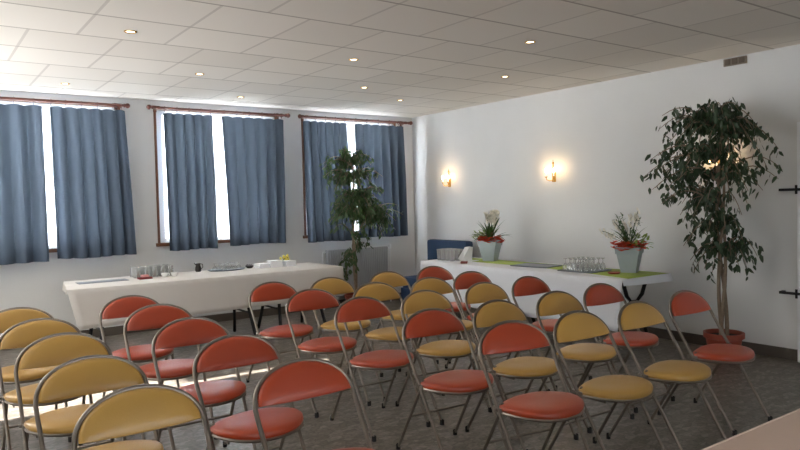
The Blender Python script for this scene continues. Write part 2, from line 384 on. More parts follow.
# ------------------------------------------------------------ chairs
def hoop_pts():
    """(x,y,z) centre line of the bent tube from front foot over the top to the other front foot"""
    W, WF, r = .227, .217, .011
    side = []
    for z in (0.012, .12, .25, .38, .5, .58): side.append((WF + (W-WF)*z/.6, -.42 + .0*z + .60*z*(1 if z < .6 else 1) if False else -.42 + .62*z, z))
    side += [(W+.002, -.030, .63), (W+.003, .0, .68)]
    arc = []
    for i in range(1, 20):
        a = PI*i/20
        arc.append((W*math.cos(a), .005 + .07*math.sin(a), .69 + .143*math.sin(a)))
    left = [(-x, y, z) for x, y, z in reversed(side)]
    return side + arc + left
def make_chair(kind, label, group):
    t = thing('folding_chair', label, 'chair', group=group)
    col = M[kind]
    fr = obj('tube_frame', tube(bm_new(), hoop_pts(), .0098, 10), M['chrome'], t)
    for s in (-1, 1):
        bm = bm_new(); lathe(bm, [(0, 0), (.0145, 0), (.0145, .03), (.0115, .034)], (s*.217, -.416, 0), 10)
        obj('foot_cap', bm, M['rubber'], fr)
    # backrest: padded crescent filling the arch
    bm = bm_new(); W = .216; n = 28; zb = .676
    front = []; back = []
    outl = []
    for i in range(n+1):
        a = PI*i/n; outl.append((W*math.cos(a), zb + .018 + .136*math.sin(a)**.95))
    nb = 12
    for i in range(1, nb):
        u = i/nb; x = -W + 2*W*u; outl.append((x, zb + .018 - .006*math.sin(PI*u)**.6))
    def yb(x, z): return -.016 + .50*(z-.665)
    for sgn in (1, -1):
        rings = []
        for sc, th in ((1, 0), (.985, .010), (.94, .017), (.8, .0225), (.5, .026), (.0, .027)):
            cz = zb+.085; ring = []
            for x, z in outl:
                xx = x*sc; zz = cz+(z-cz)*sc
                ring.append((xx, yb(xx, zz) + .02*(xx/W)**2*0 - sgn*th, zz))
            rings.append(ring)
        if sgn == 1: front = rings
        else: back = rings
    def addr(rings, flip):
        vs = [[bm.verts.new(p) for p in r] for r in rings[:-1]]; c = bm.verts.new(rings[-1][0])
        m_ = len(vs[0])
        for A, B in zip(vs, vs[1:]):
            for k in range(m_): bm.faces.new((A[k], A[(k+1) % m_], B[(k+1) % m_], B[k]))
        for k in range(m_): bm.faces.new((vs[-1][k], vs[-1][(k+1) % m_], c))
    addr(front, 0); addr(back, 1)
    bmesh.ops.remove_doubles(bm, verts=bm.verts[:], dist=1e-5)
    obj('backrest', bm, col, t)
    # seat pad: wide rounded shape narrowing towards the hinges, slightly dished
    def outline(sc, n=52):
        pts = []
        for i in range(n):
            a = 2*PI*i/n; c, s = math.cos(a), math.sin(a)
            e, b = (2/3.2, .085) if s > 0 else (2/2.15, .215)
            x = .226*math.copysign(abs(c)**(2/2.5 if s > 0 else e), c); y = b*math.copysign(abs(s)**e, s)
            pts.append((x*sc, -.18 + (y+.08)*sc - .08))
        return pts
    def zt(x, y):
        v = (y+.26)/.17; q = min(1, abs(x)/.222)
        return .474 - .016*max(0, -v)**2 + .016*max(0, v)**2 - .028*max(0, v)**2*q**2
    bm = bm_new(); vs = []
    for sc, dz in ((.0, -.034), (.9, -.034), (.975, -.030), (1., -.018), (.985, -.006), (.94, .001), (.8, .006), (.5, .008), (.0, .008)):
        if sc == 0: vs.append([bm.verts.new((0, -.26, zt(0, -.26)+dz))]); continue
        vs.append([bm.verts.new((x, y, zt(x, y)+dz)) for x, y in outline(sc)])
    for A, B in zip(vs, vs[1:]):
        n_ = max(len(A), len(B))
        for k in range(n_):
            if len(A) == 1: bm.faces.new((A[0], B[(k+1) % n_], B[k]))
            elif len(B) == 1: bm.faces.new((A[k], A[(k+1) % n_], B[0]))
            else: bm.faces.new((A[k], A[(k+1) % n_], B[(k+1) % n_], B[k]))
    seat = obj('seat', bm, col, t)
    obj('seat_rim', tube(bm_new(), [(x, y, zt(x, y)-.037) for x, y in outline(.965)], .0085, 8, closed=True), M['chrome'], seat)
    # rear legs, each its own tube, and the bar between them
    for s in (-1, 1):
        lg = obj('leg', tube(bm_new(), [(s*.205, -.155, .475), (s*.205, -.135, .43), (s*.216, .115, .012)], .0095, 8), M['chrome'], t)
        bm = bm_new(); lathe(bm, [(0, 0), (.013, 0), (.013, .03), (.0105, .034)], (s*.216, .115, 0), 10)
        obj('foot_cap', bm, M['rubber'], lg)
        bm = bm_new(); box(bm, s*.218-.012, s*.218+.012, -.175, -.105, .432, .456, .003)
        tube(bm, [(s*.195, -.14, .445), (s*.243, -.14, .445)], .009, 10)
        obj('hinge', bm, M['chrome'], t)
        bm = bm_new(); box(bm, s*.19-.003, s*.19+.003, -.30, -.14, .418, .434); obj('seat_bracket', bm, M['chrome'], t)
    f = (.445-.24)/.445
    y = -.135+.22*f
    obj('stretcher', tube(bm_new(), [(-.211, -.018, .235), (.211, -.018, .235)], .007, 8), M['chrome'], t)
    return t
chairs = [
 [(.555, 5.22), (.60, 4.58), (.625, 3.94), (.62, 3.23), (.65, 2.56)],
 [(1.31, 5.30), (1.33, 4.67), (1.31, 3.96), (1.31, 3.27), (1.31, 2.55)],
 [(2.475, 5.32), (2.48, 4.63), (2.52, 3.98), (2.55, 3.23), (2.60, 2.60)],
 [(3.02, 5.25), (3.09, 4.64), (3.07, 3.95), (3.10, 3.21), (3.13, 2.57)],
 [(3.67, 5.30), (3.63, 4.59), (3.71, 3.99), (3.70, 3.23), (3.69, 2.56)],
 [(4.28, 5.36), (4.20, 4.70), (4.26, 4.03), (4.27, 3.29), (4.34, 2.63)]]
kinds = ['yellow', 'red', 'red', 'yellow', 'yellow', 'red']
cols = ['in the far left line of yellow chairs', 'in the red line left of the aisle', 'in the red line right of the aisle',
        'in the middle yellow line of chairs', 'in the rightmost yellow line', 'in the rightmost red line']
rows = ['nearest the windows', 'second from the windows', 'third from the windows', 'second from the camera', 'nearest the camera']
proto = {}
TURN = {(2, 4): -.17, (3, 4): -.05, (2, 3): -.04}
rng = random.Random(5)
for c, line in enumerate(chairs):
    for r, (x, y) in enumerate(line):
        lab = '%s padded folding chair %s, %s' % (kinds[c], cols[c], rows[r])
        grp = 'folding chairs set out in rows'
        rz = rng.uniform(-.03, .03) + TURN.get((c, r), 0); x -= .015*(c > 2)
        if kinds[c] not in proto:
            o = make_chair(kinds[c], lab, grp); proto[kinds[c]] = o
            o.location = (x, y-.03, 0); o.rotation_euler = (0, 0, rz)
        else: dup(proto[kinds[c]], (x, y-.03, 0), rz, lab, grp)

# ------------------------------------------------------------ tables
def trestle_table(x0, x1, y0, y1, label, along='x', name='folding_table', curved=False, mt='laminate', group=None):
    t = thing(name, label, 'table', ((x0+x1)/2, (y0+y1)/2, 0), group=group)
    hx, hy = (x1-x0)/2, (y1-y0)/2
    obj('tabletop', box(bm_new(), -hx, hx, -hy, hy, .715, .742, .004), M[mt], t)
    for s in (-1, 1):
        for q in (-1, 1):
            if along == 'x': a = Vector((s*(hx-.22), q*.10, .715)); bfoot = Vector((s*(hx-.14), q*(hy-.07), .0)); mid = Vector((s*(hx-.17), q*(hy-.16), .30))
            else: a = Vector((q*.19, s*(hy-.10), .715)); bfoot = Vector((q*(hx-.06), s*(hy-.12), .0)); mid = Vector((q*.05, s*(hy-.11), .50))
            pts = [a, a.lerp(mid, .5)+Vector((0, 0, -.05 if curved else 0)), mid, mid.lerp(bfoot, .5), bfoot+Vector((0, 0, .012))]
            obj('leg', tube(bm_new(), pts, .019, 8), M['dark'], t)
        if along == 'x': obj('crossbar', tube(bm_new(), [(s*(hx-.17), -(hy-.16), .30), (s*(hx-.17), (hy-.16), .30)], .011, 8), M['dark'], t)
        else: obj('crossbar', tube(bm_new(), [(-.05, s*(hy-.11), .50), (.05, s*(hy-.11), .50)], .011, 8), M['dark'], t)
    return t
trestle_table(1.30, 3.19, 6.95, 7.72, 'folding table under the white cloth by the leftmost window', 'x', group='folding tables under cloths')
trestle_table(3.21, 4.08, 6.95, 7.72, 'folding table under the white cloth beside the tall ficus', 'x', group='folding tables under cloths')
trestle_table(5.24, 5.92, 5.36, 6.76, 'folding table under the cloth near the blue sofa', 'y', curved=True, group='folding tables under cloths')
trestle_table(5.24, 5.92, 3.84, 5.32, 'folding table with curved black leg under the green runner end', 'y', curved=True, group='folding tables under cloths')

def drape(bm, pts_top, pts_bot, n=30, wob=.012, seed=0, nv=8, normal=(0, -1, 0)):
    nrm = Vector(normal); g = []
    for j in range(nv+1):
        v = j/nv; row = []
        for i in range(n+1):
            u = i/n; p = Vector(pts_top[0]).lerp(Vector(pts_top[1]), u).lerp(Vector(pts_bot[0]).lerp(Vector(pts_bot[1]), u), v)
            p += nrm*(wob*v*(math.sin(u*n*.7+seed)+.6*math.sin(u*n*1.7+seed*2)))
            row.append(bm.verts.new(p))
        g.append(row)
    for j in range(nv):
        for i in range(n): bm.faces.new((g[j][i], g[j][i+1], g[j+1][i+1], g[j+1][i]))
def solid(o, th=.003, off=1):
    md = o.modifiers.new('thickness', 'SOLIDIFY'); md.thickness = th; md.offset = off
Z = .748
# long white paper cloth, window side
bm = bm_new()
def grid(bm, x0, x1, y0, y1, z, nx=20, ny=6):
    g = [[bm.verts.new((x0+(x1-x0)*i/nx, y0+(y1-y0)*j/ny, z)) for i in range(nx+1)] for j in range(ny+1)]
    for j in range(ny):
        for i in range(nx): bm.faces.new((g[j][i], g[j][i+1], g[j+1][i+1], g[j+1][i]))
A0, A1 = 1.25, 4.12
grid(bm, A0, A1, 6.91, 7.76, Z)
for v in bm.verts: v.co.x -= .11*(7.76-v.co.y)/.85*(A1-v.co.x)/(A1-A0)
drape(bm, [(A0-.11, 6.91, Z), (A1, 6.91, Z)], [(A0-.03, 6.89, .37), (A1, 6.89, .41)], 40, .008, 1)
drape(bm, [(A0, 7.76, Z), (A0-.11, 6.91, Z)], [(A0-.012, 7.76, .66), (A0-.10, 7.0, .70)], 8, .006, 2, normal=(-1, 0, 0))
drape(bm, [(A1, 6.91, Z), (A1, 7.76, Z)], [(A1+.015, 6.91, .42), (A1+.015, 7.76, .45)], 8, .012, 3, normal=(1, 0, 0))
bmesh.ops.remove_doubles(bm, verts=bm.verts[:], dist=1e-4)
o = obj('tablecloth', bm, M['cloth'], smooth=True); solid(o)
tag(o, 'long white paper cloth over the tables under the windows', 'tablecloth')
# right wall tables
bm = bm_new()
grid(bm, 5.20, 5.96, 3.80, 6.80, Z, 6, 20)
drape(bm, [(5.20, 6.80, Z), (5.20, 3.80, Z)], [(5.18, 6.80, .27), (5.18, 3.84, .27)], 40, .012, 4, normal=(-1, 0, 0))
drape(bm, [(5.20, 3.80, Z), (5.96, 3.80, Z)], [(5.21, 3.785, .69), (5.97, 3.785, .67)], 10, .006, 5, normal=(0, -1, 0))
drape(bm, [(5.96, 6.80, Z), (5.20, 6.80, Z)], [(5.96, 6.82, .45), (5.20, 6.82, .45)], 10, .008, 6, normal=(0, 1, 0))
bmesh.ops.remove_doubles(bm, verts=bm.verts[:], dist=1e-4)
o = obj('tablecloth', bm, M['cloth2']); solid(o)
tag(o, 'white cloth over the tables along the right wall', 'tablecloth')
bm = bm_new(); g = []
for i in range(25):
    u = i/24; y = 6.70+(3.795-6.70)*u
    xa = 5.52 - (.24*max(0, (u-.55)/.45)**1.2); xb = 5.88 + .04*u
    g.append([bm.verts.new((xa, y, Z+.0035)), bm.verts.new(((xa+xb)/2, y, Z+.0035)), bm.verts.new((xb, y, Z+.0035))])
for A, B in zip(g, g[1:]):
    for k in range(2): bm.faces.new((A[k], A[k+1], B[k+1], B[k]))
o = obj('table_runner', bm, M['green']); solid(o, .0015)
tag(o, 'lime green runner along the right wall tables', 'table runner')
# speaker's table in the lower right corner
t = thing('desk', 'pale laminate table cut off by the lower right corner', 'table', (2.15, .71, 0))
obj('tabletop', box(bm_new(), -.85, .85, -.38, .38, .715, .748, .003), M['laminate'], t)
obj('edge_band', box(bm_new(), -.85, .85, .38, .386, .714, .749, .001), M['edge'], t)
for sx in (-1, 1):
    for sy in (-1, 1): obj('leg', box(bm_new(), sx*.8-.02, sx*.8+.02, sy*.33-.02, sy*.33+.02, 0, .715, .003), M['dark'], t)

# ------------------------------------------------------------ tableware
ZT_ = Z+.006
def tumbler(bm, r0=.030, r1=.036, h=.10, t=.002):
    # upside-down glass: rim on the table
    return lathe(bm, [(r1, 0), (r1-t, 0), (r0-t, h-.010), (0, h-.010), (0, h), (r0-.003, h), (r0, h-.003), (r1, 0)], n=16)
def goblet(bm, h=.085):
    return lathe(bm, [(.030, 0), (.029, h*.30), (.018, h*.55), (.005, h*.65), (.004, h*.92), (.022, h), (.022, h+.002), (0, h+.002)], n=14)
def cluster(bmf, m, name, label, cat, group, spots, z, seed=0, wiggle=.006):
    rnd = random.Random(seed); first = None
    for (x, y) in spots:
        p = (x+rnd.uniform(-wiggle, wiggle), y+rnd.uniform(-wiggle, wiggle), z)
        if first is None:
            first = obj(name, bmf(bm_new()), m); first.location = p; tag(first, label, cat, group)
        else:
            o = first.copy(); COL.objects.link(o); o.location = p
def gridspots(x0, y0, dx, dy, nx, ny): return [(x0+i*dx, y0+j*dy) for j in range(ny) for i in range(nx)]
cluster(lambda b: tumbler(b, .033, .038, .115), M['tumbler'], 'tumbler', 'tall clear tumbler standing upside down at the left of the window table', 'glass', 'tumblers at the left of the window table', gridspots(1.93, 7.48, .085, .085, 5, 3), Z+.002, 1)
# grey folder, maroon box, cups, jug
o = obj('folder', box(bm_new(), -.24, .24, -.09, .09, 0, .006, .002), M['slate']); o.location = (1.56, 7.42, Z+.002); tag(o, 'flat grey folder at the left end of the window table', 'folder')
t = thing('box', 'small dark red box in front of the tumblers', 'box', (1.96, 7.34, Z+.002), .1)
obj('base', box(bm_new(), -.065, .065, -.045, .045, 0, .022, .003), M['maroon'], t); obj('lid', box(bm_new(), -.035, .035, -.03, .03, .022, .045, .006), mat('pink_paper', (214, 150, 146), .7, var=.05), t)
def cup(bm): return lathe(bm, [(0, 0), (.02, 0), (.033, .03), (.036, .045), (.033, .045), (.029, .03), (.016, .006), (0, .006)], n=16)
def cup_thing(x, y, lab, rz=0):
    t = thing('cup', lab, 'cup', (x, y, Z+.002), rz, 'white cups near the tumblers')
    obj('bowl', cup(bm_new()), M['porcelain'], t)
    obj('handle', tube(bm_new(), [(.032, 0, .038), (.05, 0, .034), (.052, 0, .022), (.03, 0, .016)], .004, 6), M['porcelain'], t)
    return t
cup_thing(2.17, 7.36, 'white cup at the front edge right of the red box'); cup_thing(2.27, 7.35, 'white cup right of the tumblers, rightmost of the pair', .8)
t = thing('jug', 'small dark metal jug standing alone mid window table', 'jug', (2.64, 7.66, Z+.002))
obj('body', lathe(bm_new(), [(0, 0), (.028, 0), (.036, .02), (.034, .05), (.024, .075), (.026, .098), (.024, .098), (.02, .075), (0, .07)], n=18), M['steel'], t)
obj('handle', tube(bm_new(), [(.026, 0, .09), (.052, 0, .085), (.056, 0, .05), (.034, 0, .03)], .0045, 6), M['steel'], t)
obj('spout', tube(bm_new(), [(-.022, 0, .08), (-.045, 0, .105)], [.009, .004], 8), M['steel'], t)
t = thing('serving_tray', 'grey oval tray of small glasses on the window table', 'tray', (2.95, 7.58, Z+.004))
bm = bm_new(); lathe(bm, [(0, .006), (.20, .006), (.225, .014), (.23, .014), (.205, 0), (0, 0)], n=36)
for v in bm.verts: v.co.y *= .62
obj('plate', bm, M['slate'], t)
sp = [(2.95+.043*i*1.7, 7.58+.062*j) for j in (-1, 0, 1) for i in (-2, -1, 0, 1, 2) if abs(i)+abs(j)*1.0 < 3]
cluster(lambda b: goblet(b, .075), M['tumbler'], 'stemmed_glass', 'small clear stemmed glass upside down on the grey oval tray', 'glass', 'glasses on the oval tray', sp, Z+.011, 2)
t = thing('bowl', 'small dark bowl between the oval tray and the white towels', 'bowl', (3.24, 7.60, Z+.002))
obj('dish', lathe(bm_new(), [(0, 0), (.03, 0), (.055, .03), (.052, .03), (.028, .006), (0, .006)], n=20), M['steel'], t)
rnd = random.Random(3); bm = bm_new()
for i in range(9): bmesh.ops.create_icosphere(bm, subdivisions=1, radius=.012, matrix=Matrix.Translation((rnd.uniform(-.03, .03), rnd.uniform(-.03, .03), .03+rnd.uniform(0, .01))))
obj('sweets', bm, mat('wrapped_sweets', (120, 118, 120), .35, var=.5, scale=60), t, kind='stuff')
def napkins(name, x, y, w, d, n, lab, rz):
    t = thing(name, lab, 'napkins', (x, y, Z+.002), rz, 'white napkin stacks on the window table')
    rnd = random.Random(int(x*100))
    for k_ in range(n):
        b = box(bm_new(), -w/2+rnd.uniform(-.004, .004), w/2+rnd.uniform(-.004, .004), -d/2, d/2, k_*.0135, k_*.0135+.013, .004)
        obj('folded_napkin', b, M['towel'], t)
    return t
napkins('napkin_stack', 3.36, 7.52, .14, .14, 4, 'low stack of white napkins right of the dark bowl', .1)
napkins('napkin_stack', 3.52, 7.50, .15, .14, 6, 'highest stack of white napkins on the window table', -.08)
napkins('napkin_stack', 3.69, 7.48, .14, .13, 5, 'stack of white napkins nearest the ficus', .15)
t = thing('flower_sprig', 'pale yellow flower sprig behind the napkin stacks', 'flower', (3.70, 7.66, Z+.002)); t.scale = (1.3, 1.3, 1.7)
bm = bm_new(); tube(bm, [(-.06, 0, .008), (0, 0, .03), (.03, 0, .05)], .003, 5); obj('stem', bm, M['orchidleaf'], t)
bm = bm_new()
for i in range(14): bmesh.ops.create_icosphere(bm, subdivisions=1, radius=.011, matrix=Matrix.Translation((rnd.uniform(-.03, .07), rnd.uniform(-.02, .02), .05+rnd.uniform(-.015, .018))))
obj('blossom', bm, M['yel'], t)

# right table
def stack_cup(bm):
    return lathe(bm, [(0, 0), (.028, 0), (.038, .135), (.040, .137), (.038, .138), (.0365, .135), (.0265, .003), (0, .003)], n=18)
cluster(stack_cup, thin_glass('clear_cup', (.97, .98, 1), refl=.2, frost=.25), 'drinking_glass', 'tall clear drinking glass in front of the blue sofa', 'glass', 'tall glasses at the far end of the right table',
        [(5.40+.085*i, 6.42+.085*j) for j in range(4) for i in range(3)], ZT_, 4)
t = thing('napkin', 'white folded napkin leaning upright beside the tall glasses', 'napkin', (5.52, 6.27, ZT_), .25)
bm = bm_new()
vv = [(-.07, -.02, 0), (.05, -.03, 0), (.12, .0, .165), (.06, .01, .175), (-.05, .03, .03)]
a = [bm.verts.new(p) for p in vv]; b_ = [bm.verts.new((p[0]-.01, p[1]+.035+.01*i, p[2]*.95)) for i, p in enumerate(vv)]
bm.faces.new(a); bm.faces.new(b_[::-1])
for i in range(5): bm.faces.new((a[i], a[(i+1) % 5], b_[(i+1) % 5], b_[i]))
obj('fold', bm, M['towel'], t); obj('flat_napkin', box(bm_new(), -.10, .11, -.09, .05, 0, .006, .002), M['towel'], t).location.z = 0.0
o = obj('notebook', box(bm_new(), -.075, .075, -.04, .04, 0, .022, .003), M['maroon']); o.location = (5.33, 6.12, Z+.002); o.rotation_euler.z = .8; tag(o, 'small dark red book at the table edge before the glasses', 'book')
def slab_tray(x, y, lx, ly, rz, lab):
    t = thing('serving_tray', lab, 'tray', (x, y, ZT_), rz)
    obj('plate', box(bm_new(), -lx, lx, -ly, ly, 0, .006, .002), M['slate'], t)
    bm = bm_new()
    for s in (-1, 1):
        box(bm, -lx, lx, s*ly-.006, s*ly+.006, .002, .011, .002); box(bm, s*lx-.006, s*lx+.006, -ly, ly, .002, .011, .002)
    obj('rim', bm, M['slate'], t)
slab_tray(5.60, 5.22, .16, .23, .15, 'empty grey rectangular tray in the middle of the green runner')
slab_tray(5.56, 4.52, .18, .20, .1, 'grey tray full of stemmed glasses on the green runner')
cluster(lambda b: goblet(b, .12), M['tumbler'], 'stemmed_glass', 'clear stemmed glass upside down on the tray beside the planter', 'glass', 'glasses on the right wall tray',
        [(5.43+.066*i, 4.39+.066*j) for j in range(5) for i in range(5)], ZT_+.0065, 6)
t = thing('candle_dish', 'round rust red dish in front of the grey planter', 'dish', (5.52, 4.13, ZT_))
obj('dish', lathe(bm_new(), [(0, 0), (.05, 0), (.062, .016), (.058, .016), (.048, .005), (0, .005)], n=24), M['rust'], t)
obj('wax', lathe(bm_new(), [(0, .013), (.054, .013), (.052, .005), (0, .005)], n=24), mat('salmon_wax', (196, 110, 84), .6, var=.05), t)

# ------------------------------------------------------------ plants
def leaf(bm, p, d, up, L, Wd, mi=0, droop=.25):
    d = d.normalized(); s = d.cross(up)
    if s.length < 1e-3: s = d.orthogonal()
    s.normalize(); n = s.cross(d).normalized()
    P = lambda u, w, h: bm.verts.new(p + d*L*u + s*Wd*w + n*L*h)
    a = P(0, 0, 0); b = P(.3, -.5, -.02); c = P(.3, .5, -.02); m1 = P(.35, 0, -.09); e = P(.72, -.34, -.07-droop*.3); f = P(.72, .34, -.07-droop*.3); m2 = P(.75, 0, -.13-droop*.3); g = P(1.0, 0, -.1-droop)
    for q in ((a, b, m1), (a, m1, c), (b, e, m2, m1), (m1, m2, f, c), (e, g, m2), (m2, g, f)):
        fc = bm.faces.new(q); fc.material_index = mi
def rvec(rnd):
    while True:
        v = Vector((rnd.uniform(-1, 1), rnd.uniform(-1, 1), rnd.uniform(-1, 1)))
        if .05 < v.length < 1: return v
def branch(p0, p1, sag, n=7, lift=.0):
    return [p0.lerp(p1, i/n) + Vector((0, 0, lift*math.sin(PI*i/n) - sag*(i/n)**2.2)) for i in range(n+1)]
def tree(name, label, loc, potr, poth, stems, starts, tips, mleaf, leafL, per, seed, crown_clip=None, potmat='terracotta'):
    rnd = random.Random(seed)
    t = thing(name, label, 'plant', loc)
    pot = obj('pot', lathe(bm_new(), [(0, 0), (potr*.72, 0), (potr*.93, poth*.8), (potr*.98, poth*.8), (potr*1.05, poth*.82), (potr*1.05, poth), (potr*.95, poth), (potr*.9, poth*.82), (0, poth*.82)], n=28), M[potmat], t)
    obj('soil', lathe(bm_new(), [(0, poth*.86), (potr*.9, poth*.86)], n=24), M['soil'], pot)
    bm = bm_new()
    for pts, r in stems: tube(bm, pts, [r*(1-.45*i/(len(pts)-1)) for i in range(len(pts))], 8)
    bl = bm_new()
    for tip, sag in tips:
        tip = Vector(tip); s0 = Vector(min(starts, key=lambda q: (Vector(q)-tip).length + .5*max(0, q[2]-tip.z+sag)))
        pts = branch(s0, tip, sag, 7, .10)
        tube(bm, pts, [.007*(1-.8*i/7)+.001 for i in range(8)], 5)
        for k in range(per):
            u = rnd.uniform(.25, 1.0); i = min(6, int(u*7)); q = pts[i].lerp(pts[i+1], u*7-i)
            q = q + rvec(rnd)*.055
            out = rvec(rnd); d = Vector((out.x, out.y, -.75 - abs(out.z)*.5))
            L = leafL*rnd.uniform(.7, 1.2)
            if crown_clip and not crown_clip(q + t.location): continue
            leaf(bl, q, d, Vector((rnd.uniform(-1, 1), rnd.uniform(-1, 1), .4)), L, L*.46, 0, .12)
    obj('trunk', bm, M['bark'], t)
    obj('foliage', bl, mleaf, t, kind='stuff')
    return t
# big ficus, right wall
rnd = random.Random(11)
LX, LY = 5.95, 3.27
starts = [(-.01, .0, 1.15), (-.02, .05, 1.4), (-.03, .0, 1.6), (-.04, .05, 1.8), (-.04, -.03, 2.0), (-.03, .08, 2.1), (0, -.04, .95)]
tips = []
def half(z):     # half extents (towards +y, towards -y) of the crown at height z
    tab = [(.82, -.15, .22), (.95, .0, .28), (1.1, .24, .28), (1.25, .38, .26), (1.4, .44, .32), (1.6, .58, .40), (1.8, .74, .54), (2.0, .80, .54), (2.2, .62, .46), (2.36, .38, .38), (2.45, .1, .2)]
    for (z0, a0, b0), (z1, a1, b1) in zip(tab, tab[1:]):
        if z0 <= z <= z1:
            k_ = (z-z0)/(z1-z0); return a0+(a1-a0)*k_, b0+(b1-b0)*k_
    return 0, 0
tries = 0
while len(tips) < 150 and tries < 5000:
    tries += 1
    z = .86+1.56*rnd.random()**.72
    a, b = half(z); y = rnd.uniform(-b, a)
    if a < 0 and y > a: continue
    # fewer tips at low levels and in the middle band on the left
    x = rnd.uniform(-.42, .26)*math.sqrt(max(.1, 1-(y/.75)**2))
    if z < 1.35 and rnd.random() < .35: continue
    tips.append(((x, y+.04, z), rnd.uniform(.08, .25)))
stems = []
for k_ in range(3):
    ph = k_*2*PI/3
    stems.append(([( .028*math.cos(ph+z*3.2)-.01*z, .032*math.sin(ph+z*3.2) + .01*z, z) for z in [.2+.12*i for i in range(14)]], .019))
clip = lambda q: q.x < XR-.05
tree('potted_ficus', 'tall ficus in a terracotta pot against the right wall', (LX, LY, 0), .165, .25, stems, starts, tips, M['leaf'], .074, 17, 12, clip)
# ficus in front of the corner window
rnd = random.Random(21); tips = []
def rtips(n, xc, hw, zc, hz, yd=.16):
    for _ in range(n):
        while True:
            v = Vector((rnd.uniform(-1, 1), rnd.uniform(-1, 1), rnd.uniform(-1, 1)))
            if v.length < 1: break
        tips.append(((xc+v.x*hw, v.y*yd, zc+v.z*hz), rnd.uniform(.03, .12)))
rtips(56, -.12, .42, 1.90, .46); rtips(38, -.10, .44, 1.40, .24); rtips(44, .34, .48, 1.34, .26); rtips(26, .26, .22, 1.75, .45); rtips(8, -.15, .14, .68, .22); rtips(5, .14, .16, .98, .08)
starts = [(-.05, 0, .75), (-.05, 0, 1.05), (-.02, 0, 1.3), (.02, 0, 1.5), (-.04, 0, 1.8), (-.05, 0, 2.0), (.2, 0, 1.25)]
stems = [([(-.03+.018*math.sin(z*4+p), .02*math.cos(z*4+p), z) for z in [.2+.15*i for i in range(13)]], .017) for p in (0, 2.1)]
stems.append(([(-.02, 0, 1.0), (.1, 0, 1.2), (.3, 0, 1.32)], .010))
tree('potted_ficus', 'leafy ficus standing in front of the corner window and radiator', (4.88, 7.82, 0), .17, .26, stems, starts, tips, M['leaf2'], .075, 15, 22, lambda q: q.y < YW-.22)

